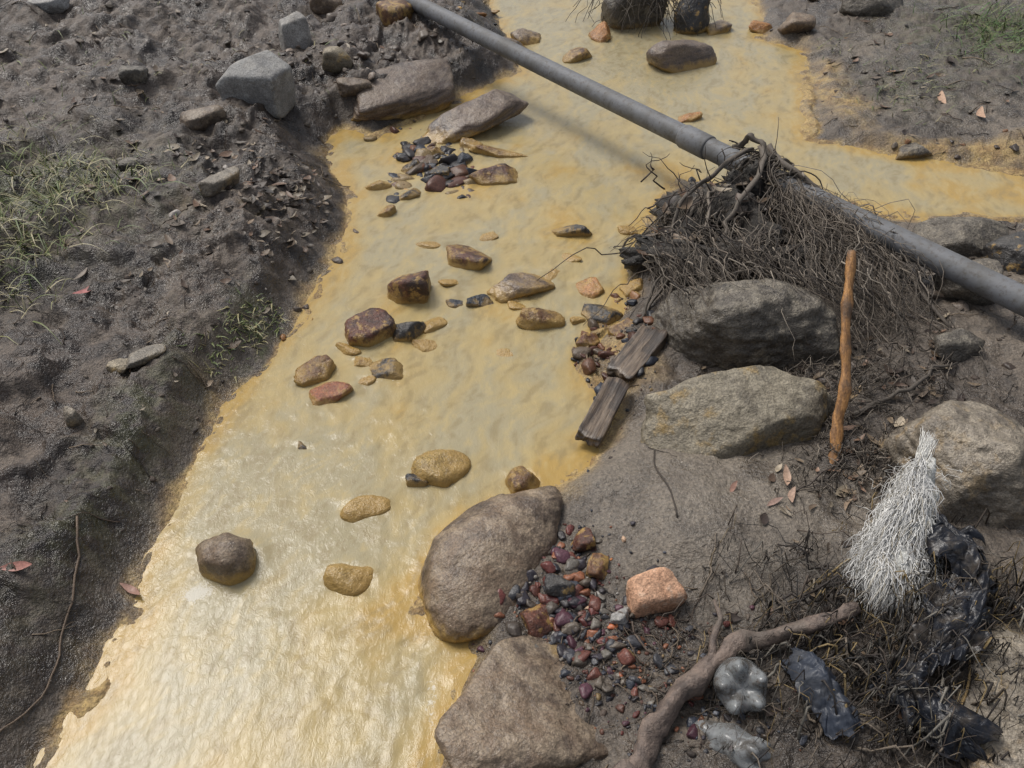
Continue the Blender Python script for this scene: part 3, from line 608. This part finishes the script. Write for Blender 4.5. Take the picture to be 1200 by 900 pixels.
add_mesh('sack_body',V,Fc,rock_mat('sack_cloth',(.68,.67,.64),(.56,.55,.51),None,20,.8,0,.01,top_pale=0),True,loc=(.842,1.19,.215),rot=(0,R(-22),R(60)),parent=TF)

# crumpled sheets ------------------------------------------------
def crumple(name,x,y,dz,sx,sy,hh,rot,mat,seed,n=100,fold=.03,f=9,edge=.5,shift=.9):
    u,v=np.meshgrid(np.linspace(-1,1,n),np.linspace(-1,1,n))
    a=np.arctan2(v,u);er=1+edge*fbm(np.cos(a)*2,np.sin(a)*2,f=1.6,o=3,s=seed)
    sq=np.maximum(np.abs(u),np.abs(v))/np.maximum(np.hypot(u,v),1e-6);px=u*(.35+.65*sq)*er*sx;py=v*(.35+.65*sq)*er*sy
    ri=np.abs(fbm(px+seed,py*.6,f=f,o=3,s=seed+1));r2=np.abs(fbm(px+3,py,f=f*2.3,o=3,s=seed+2))
    pz=hh*(1-(u*u+v*v)*.6)+fold*(ri*2-.3)+fold*.6*r2
    px=px+fold*shift*fbm(px,py,f=f,o=3,s=seed+8);py=py+fold*shift*fbm(px,py,f=f,o=3,s=seed+9)
    ca,sa=math.cos(R(rot)),math.sin(R(rot));gxw=x+px*ca-py*sa;gyw=y+px*sa+py*ca
    gz=np.array([hgt(a_,b_) for a_,b_ in zip(gxw[::4,::4].ravel(),gyw[::4,::4].ravel())]).reshape(gxw[::4,::4].shape)
    ii=np.clip(np.arange(n)//4,0,gz.shape[0]-1);gz=gz[ii][:,ii]
    k=5;gp_=np.pad(gz,k,mode='edge');gz=sum(gp_[i:i+n,j:j+n] for i in range(0,2*k+1,2) for j in range(0,2*k+1,2))/36.
    V=np.stack([gxw,gyw,gz+np.maximum(pz,.002)+dz],-1).reshape(-1,3)
    ob=add_mesh(name,V-np.array([x,y,0]),gridfaces(n,n),mat,True,loc=(x,y,0))
    m=ob.modifiers.new('th','SOLIDIFY');m.thickness=.0015
    return ob
t=NT('black_plastic_film');p=t.tex();c=t.mix(t.mr(t.noise(p,16,4,.7),.46,.62,0,.85),(.012,.014,.020),(.055,.046,.038))
bagm=t.setp(col=c,rough=.32,nrm=t.bump(t.noise(p,38,4,.6,1.),.5,.009),spec=.4)
crumple('plastic_bag',.945,1.19,.03,.065,.11,.04,10,bagm,5,fold=.045)
crumple('plastic_bag',.89,.98,.015,.07,.09,.03,-20,bagm,15,fold=.045)
crumple('plastic_bag',.74,.86,.01,.05,.05,.02,30,bagm,25,fold=.04)
crumple('plastic_bag',.83,.80,.01,.05,.07,.02,50,bagm,27,fold=.04)
t=NT('blue_grey_cloth');p=t.tex();c=t.mix(t.mr(t.noise(p,12,4,.7),.4,.7),(.030,.038,.056),(.065,.068,.076))
clm=t.setp(col=c,rough=.45,nrm=t.bump(t.noise(p,40,4,.6,1.),.4,.006),spec=.45)
crumple('cloth_rag',.60,.865,.012,.040,.095,.045,16,clm,41,fold=.024,f=13,edge=.22,shift=.5)
def bottle(name,loc,rot,sc=1.,crush=0.):
    na=60
    prof=[(0,.012),(.010,.010),(.018,.004),(.028,-.004),(.036,0),(.042,.008),(.045,.02),(.045,.035),(.043,.04),(.045,.045),(.045,.07),(.043,.075),(.045,.08),(.045,.12),(.042,.14),(.032,.165),(.018,.185),(.013,.195),(.013,.215)]
    th=np.arange(na)/na*2*np.pi;V=[]
    for k,(r,z) in enumerate(prof):
        pet=np.cos(th*5);wz=np.exp(-((r-.032)/.012)**2) if z<.03 else 0
        rr=r*(1+ (.13*pet if z<.03 and r>.02 else 0)*(1 if z<.012 else .5));zz=z-.012*wz*pet
        V.append(np.stack([rr*np.cos(th),rr*np.sin(th),zz+0*th],-1))
    V=np.concatenate(V);o=fbm(V[:,0],V[:,1],V[:,2],f=28,o=2,s=int(sc*100));V[:,:2]*=(1+crush*o)[:,None];V[:,2]+=crush*.02*o
    i=np.arange(len(prof)-1)[:,None]*na;j=np.arange(na)[None];k=(j+1)%na
    Fq=np.stack([i+j,i+k,i+na+k,i+na+j],-1).reshape(-1,4)
    ob=add_mesh(name,V*sc,Fq,BM,True,loc=loc,rot=rot);m=ob.modifiers.new('sub','SUBSURF');m.levels=m.render_levels=1;return ob
t=NT('clear_bottle_plastic');p=t.tex()
c=t.mix(t.mr(t.noise(p,30,4,.7),.44,.64,0,.85),(.30,.315,.32),(.10,.088,.075))
al=t.mr(t.noise(p,22,3,.7),.3,.7,.5,.8)
BM=t.setp(col=c,rough=.2,alpha=al,spec=.5)
def aim(d): return Vector(d).to_track_quat('Z','Y').to_euler()
bottle('plastic_bottle',(.450,.862,.165),aim((.12,.62,-.78)),1.15,.04)
bottle('plastic_bottle',(.47,.745,.115),aim((-.6,.5,-.35)),.85,.5)

# twigs & litter ---------------------------------------------------
tb=Tubes()
def gtw(x,y,ln,an,r,c,n=9,lift=.02,w=.05):
    e=(x+math.cos(an)*ln,y+math.sin(an)*ln)
    P=np.array([(x+(e[0]-x)*q,y+(e[1]-y)*q,0) for q in np.linspace(0,1,n)]);P=wob(P,w*ln*2,3)
    for i,q in enumerate(P): q[2]=hgt(q[0],q[1])+r*.8+lift*math.sin(math.pi*i/(n-1))*rng.random()
    tb.add(P,np.linspace(r,r*.5,n),c,4)
TW=[(.09,.065,.05),(.16,.12,.085),(.05,.04,.032),(.22,.17,.12)]
for i in range(1000):
    y=.6+4.6*rng.random()**1.3;x=rng.uniform(-.62*y-.6,.62*y+.6)
    if sdq(x,y)<.05: continue
    if abs(x-.45)<.34 and abs(y-1.35)<.26: continue
    gtw(x,y,rng.uniform(.02,.12)*(.6+.2*y),rng.uniform(0,6.28),rng.uniform(.0008,.0022)*(.7+.2*y),np.array(TW[rng.integers(4)])*rng.uniform(.6,1.2),7,.008,.08)
P=wob(spline([(-1.03,1.32,.2),(-.985,1.14,.2),(-.99,.97,.2),(-1.03,.82,.2),(-1.1,.74,.2)],30),.03,4)
for q in P:q[2]=hgt(q[0],q[1])+.004
tb.add(P,np.linspace(.0028,.0015,30),(.15,.11,.08),6)
P=spline([(.38,1.60,0),(.37,1.52,0),(.39,1.42,0),(.395,1.33,0)],20)
for q in P:q[2]=hgt(q[0],q[1])+.001
tb.add(P,.0025,(.05,.04,.032),6)
for i in range(850):      # debris pile, lower right
    x=rng.normal(.80,.2);y=rng.normal(.93,.15)
    if x<.32+rng.random()*.15: continue
    gtw(x,y,rng.uniform(.03,.2),rng.uniform(0,6.28),rng.choice([.0009,.0018,.0035],p=[.55,.35,.1]),np.array([(.09,.07,.055),(.05,.04,.034),(.03,.025,.022),(.16,.13,.10),(.26,.19,.09),(.18,.165,.14),(.04,.035,.03),(.03,.027,.025)][rng.integers(8)])*rng.uniform(.5,1.1),9,.08,.10)
for i in range(240):
    x=rng.normal(.98,.16);y=rng.normal(1.85,.12);gtw(x,y,rng.uniform(.05,.2),rng.uniform(0,6.28),rng.choice([.001,.002]),np.array(GREYS[rng.integers(6)])*rng.uniform(.5,1),9,.04,.12)
for i in range(260):
    x=rng.normal(.92,.1);y=rng.normal(1.50,.07);gtw(x,y,rng.uniform(.03,.12),rng.uniform(0,6.28),rng.choice([.001,.002]),np.array(GREYS[rng.integers(6)])*rng.uniform(.4,1),9,.03,.12)
for i in range(160):
    x=rng.normal(.36,.14);y=rng.normal(.98,.09);gtw(x,y,rng.uniform(.03,.12),rng.uniform(0,6.28),rng.choice([.001,.002]),np.array(TW[rng.integers(4)])*rng.uniform(.4,1),9,.015,.1)
for (x,y,ln,an,r,c) in [(.96,.80,.24,1.9,.005,(.34,.21,.08)),(.83,.74,.2,1.2,.004,(.32,.22,.10)),(.53,1.10,.2,.7,.003,(.10,.08,.06)),(.42,1.13,.16,1.2,.003,(.16,.13,.1)),(.30,1.00,.14,2.2,.003,(.12,.09,.07)),(.93,1.7,.4,.5,.009,(.10,.085,.07)),(.7,1.42,.25,.6,.003,(.08,.065,.055)),(.58,.78,.2,1.5,.004,(.25,.2,.15)),(.72,.74,.22,2.3,.005,(.12,.1,.08))]:
    gtw(x,y,ln,an,r,c,12,.03,.08)
tb.done('twig_debris',fib)
class Strips:
    def __init__(s): s.V=[];s.F=[];s.C=[];s.o=0
    def add(s,P,w,side,c,cup=0.):
        P=np.asarray(P);n=len(P);w=np.asarray(w)[:,None];side=np.asarray(side)
        mid=P-np.array([0,0,1])*cup*w
        V=np.stack([P-side*w,mid,P+side*w],1).reshape(-1,3);i=np.arange(n-1)[:,None]*3;j=np.arange(2)[None]
        s.F.append(np.stack([i+j,i+j+1,i+j+4,i+j+3],-1).reshape(-1,4)+s.o);s.V.append(V);s.o+=len(V);s.C.append(np.tile(c,(len(V),1)))
    def done(s,name,mat): return add_mesh(name,np.concatenate(s.V),np.concatenate(s.F),mat,True,np.concatenate(s.C))
lf=Strips()
def leaf(x,y,ln,an,c,wid=.18,z=None,curl=.25,st=None):
    st=st or lf;d=np.array([math.cos(an),math.sin(an),0]);sd_=np.array([-d[1],d[0],rng.uniform(-.5,.5)])
    t_=np.linspace(0,1,8);bend=rng.uniform(-.15,.15)
    P=np.array([x,y,0])+d*ln*(t_[:,None]-.5)+np.cross(d,[0,0,1])*(bend*ln*np.sin(t_*np.pi))[:,None]
    z0=hgt(x,y)+.004 if z is None else z
    P[:,2]=z0+ln*curl*rng.random()*np.abs(t_-.5)*1.2+rng.uniform(0,.004)+ln*rng.uniform(-.15,.15)*(t_-.5)
    st.add(P,ln*wid*np.sin(np.clip(t_,.02,.97)*np.pi)**.8,sd_,c,.35)
LC=[(.20,.14,.09),(.28,.21,.14),(.12,.08,.055),(.24,.15,.10),(.34,.28,.20),(.16,.125,.095),(.07,.05,.04),(.06,.045,.035)]
def lpatch(cx,cy,rx,ry,n,l0=.02,l1=.06,pal=LC,dim=1):
    k=0
    while k<n:
        x=rng.normal(cx,rx);y=rng.normal(cy,ry);k+=1
        if sdq(x,y)<.05: continue
        if fbm(x,y,f=5,o=2,s=333)<rng.uniform(-.35,.25): continue
        leaf(x,y,l0+(l1-l0)*rng.random()**1.6,rng.uniform(0,6.28),np.array(pal[rng.integers(len(pal))])*rng.uniform(.5,1.1)*dim,rng.uniform(.10,.28))
lpatch(-1.2,2.85,.26,.25,380,.015,.075)
lpatch(-.85,2.75,.10,.3,260,.02,.06,LC,.6)
lpatch(-1.6,3.6,.6,.6,360,.02,.07,LC,.8)
lpatch(-1.2,1.8,.25,.6,150,.01,.04,LC,.8)
lpatch(.85,1.0,.18,.18,260,.015,.05,LC,.7)
lpatch(.95,1.5,.12,.1,100,.02,.05)
lpatch(1.1,2.0,.3,.2,190,.02,.06,LC,.8)
lpatch(2.1,4.2,.7,.6,240,.02,.08,LC,.9)
for (x,y,z,hf,r_) in CORES[:4]:
    for i in range(34):
        v=rng.normal(0,1,3);v/=np.linalg.norm(v);v[2]=abs(v[2])+.3;a=np.array([x,y,z])+v*np.array(hf)*.95
        leaf(a[0],a[1],rng.uniform(.025,.09),rng.uniform(0,6.28),np.array(LC[rng.integers(7)])*rng.uniform(.4,.9),rng.uniform(.1,.25),z=max(a[2],hgt(a[0],a[1])+.01))
for (x,y,an) in [(2.05,3.95,1.4),(2.15,3.75,1.3),(1.95,4.3,.2)]: leaf(x,y,.12,an,(.42,.27,.18),.13)
lf.done('leaf_litter',col_mat('dry_leaf',.5,.2,120,.4,.5))
for (x,y,l,an,c) in [(-1.33,2.20,.08,.9,(.36,.13,.12)),(-1.09,1.15,.075,.05,(.33,.15,.12)),(-.90,1.20,.065,-.5,(.30,.17,.13)),(.69,1.47,.07,1.4,(.36,.24,.17)),(.55,1.43,.045,1.0,(.35,.2,.15)),(.96,1.80,.09,.8,(.34,.25,.15)),(.69,1.40,.06,1.2,(.33,.22,.16)),(.64,1.38,.05,.5,(.3,.2,.16))]:
    s_=Strips();leaf(x,y,l,an,np.array(c),.14,st=s_,z=hgt(x,y)+.006);s_.done('dead_leaf',bpy.data.materials['dry_leaf'])
gr=Strips();GC=[(.10,.14,.04),(.16,.19,.06),(.28,.25,.12),(.35,.31,.18),(.07,.10,.03)]
def tuft(cx,cy,r,n,l0,l1,pal=GC,droop=1.):
    for i in range(n):
        x=cx+rng.normal(0,r);y=cy+rng.normal(0,r)
        if sdq(x,y)<.04: continue
        an=rng.uniform(0,6.28);l=rng.uniform(l0,l1);d=np.array([math.cos(an),math.sin(an)-.25,0]);t_=np.linspace(0,1,6);lean=rng.uniform(.3,1.1)*droop
        P=np.array([x,y,hgt(x,y)-.003])+np.outer(t_*l*lean,d)+np.outer(l*(t_*.8-.75*lean*t_**2.2),[0,0,1])
        for q in P: q[2]=max(q[2],hgt(q[0],q[1])+.003)
        gr.add(P,.0026*(1-t_*.85)*rng.uniform(.6,1.3),[-d[1],d[0],.2],np.array(pal[rng.integers(len(pal))])*rng.uniform(.7,1.1),.2)
GL=[(.16,.19,.06),(.24,.24,.10),(.34,.31,.17),(.42,.37,.22),(.11,.15,.045)]
for (x,y,r,n) in [(-1.72,2.92,.12,170),(-1.5,2.72,.10,190),(-1.62,2.45,.10,190),(-1.85,2.6,.14,170),(-1.45,2.95,.10,60),(-1.95,3.0,.15,130),(-1.75,2.3,.1,130),(-1.6,2.2,.10,90)]: tuft(x,y,r,n,.06,.15,GL)
for (x,y,r,n) in [(-.83,2.14,.035,130),(-.78,2.24,.03,80),(-.9,2.0,.03,50)]: tuft(x,y,r,n,.015,.05,GC[:3])
for (x,y,r,n) in [(2.7,4.85,.16,300),(2.9,4.6,.15,200),(2.5,4.5,.12,60)]: tuft(x,y,r,n,.08,.2,GC[:2]+[(.10,.2,.05)])
for (x,y,r,n) in [(1.85,4.0,.12,60),(2.0,4.3,.15,60),(-1.3,4.2,.3,60),(-2.0,3.8,.3,60),(1.75,4.7,.1,40),(-2.3,3.3,.3,90)]: tuft(x,y,r,n,.04,.11)
gr.done('grass',col_mat('grass_blade',.5,0,100,.4,.3))

# ------------------------------------------------------------------ light & camera
w=bpy.data.worlds.new("World");scene.world=w;w.use_nodes=True;nt=w.node_tree;bg=nt.nodes['Background']
sk=nt.nodes.new('ShaderNodeTexSky');sk.sky_type='NISHITA';sk.sun_disc=False
EL,AZ=R(56),R(-45)
sk.sun_elevation=EL;sk.sun_rotation=AZ;sk.dust_density=4;sk.air_density=1.;sk.ozone_density=.5
hs=nt.nodes.new('ShaderNodeHueSaturation');hs.inputs['Saturation'].default_value=.45
nt.links.new(sk.outputs[0],hs.inputs['Color']);nt.links.new(hs.outputs[0],bg.inputs[0]);bg.inputs[1].default_value=.13
sd_=bpy.data.lights.new('sun','SUN');sd_.energy=2.0;sd_.angle=R(24);sd_.color=(1,.965,.91)
so=bpy.data.objects.new('sun',sd_);scene.collection.objects.link(so)
dirv=Vector((math.sin(AZ)*math.cos(EL),math.cos(AZ)*math.cos(EL),math.sin(EL)));so.rotation_euler=dirv.to_track_quat('Z','Y').to_euler();so.location=(0,0,6)
cam=bpy.data.cameras.new('camera');cam.lens=30;cam.sensor_width=36;cam.clip_start=.05;cam.clip_end=500
co=bpy.data.objects.new('camera',cam);co.location=(0,0,1.7);co.rotation_euler=(R(49),0,0);scene.collection.objects.link(co);scene.camera=co
scene.view_settings.view_transform='Standard';scene.view_settings.look='None';scene.view_settings.exposure=0
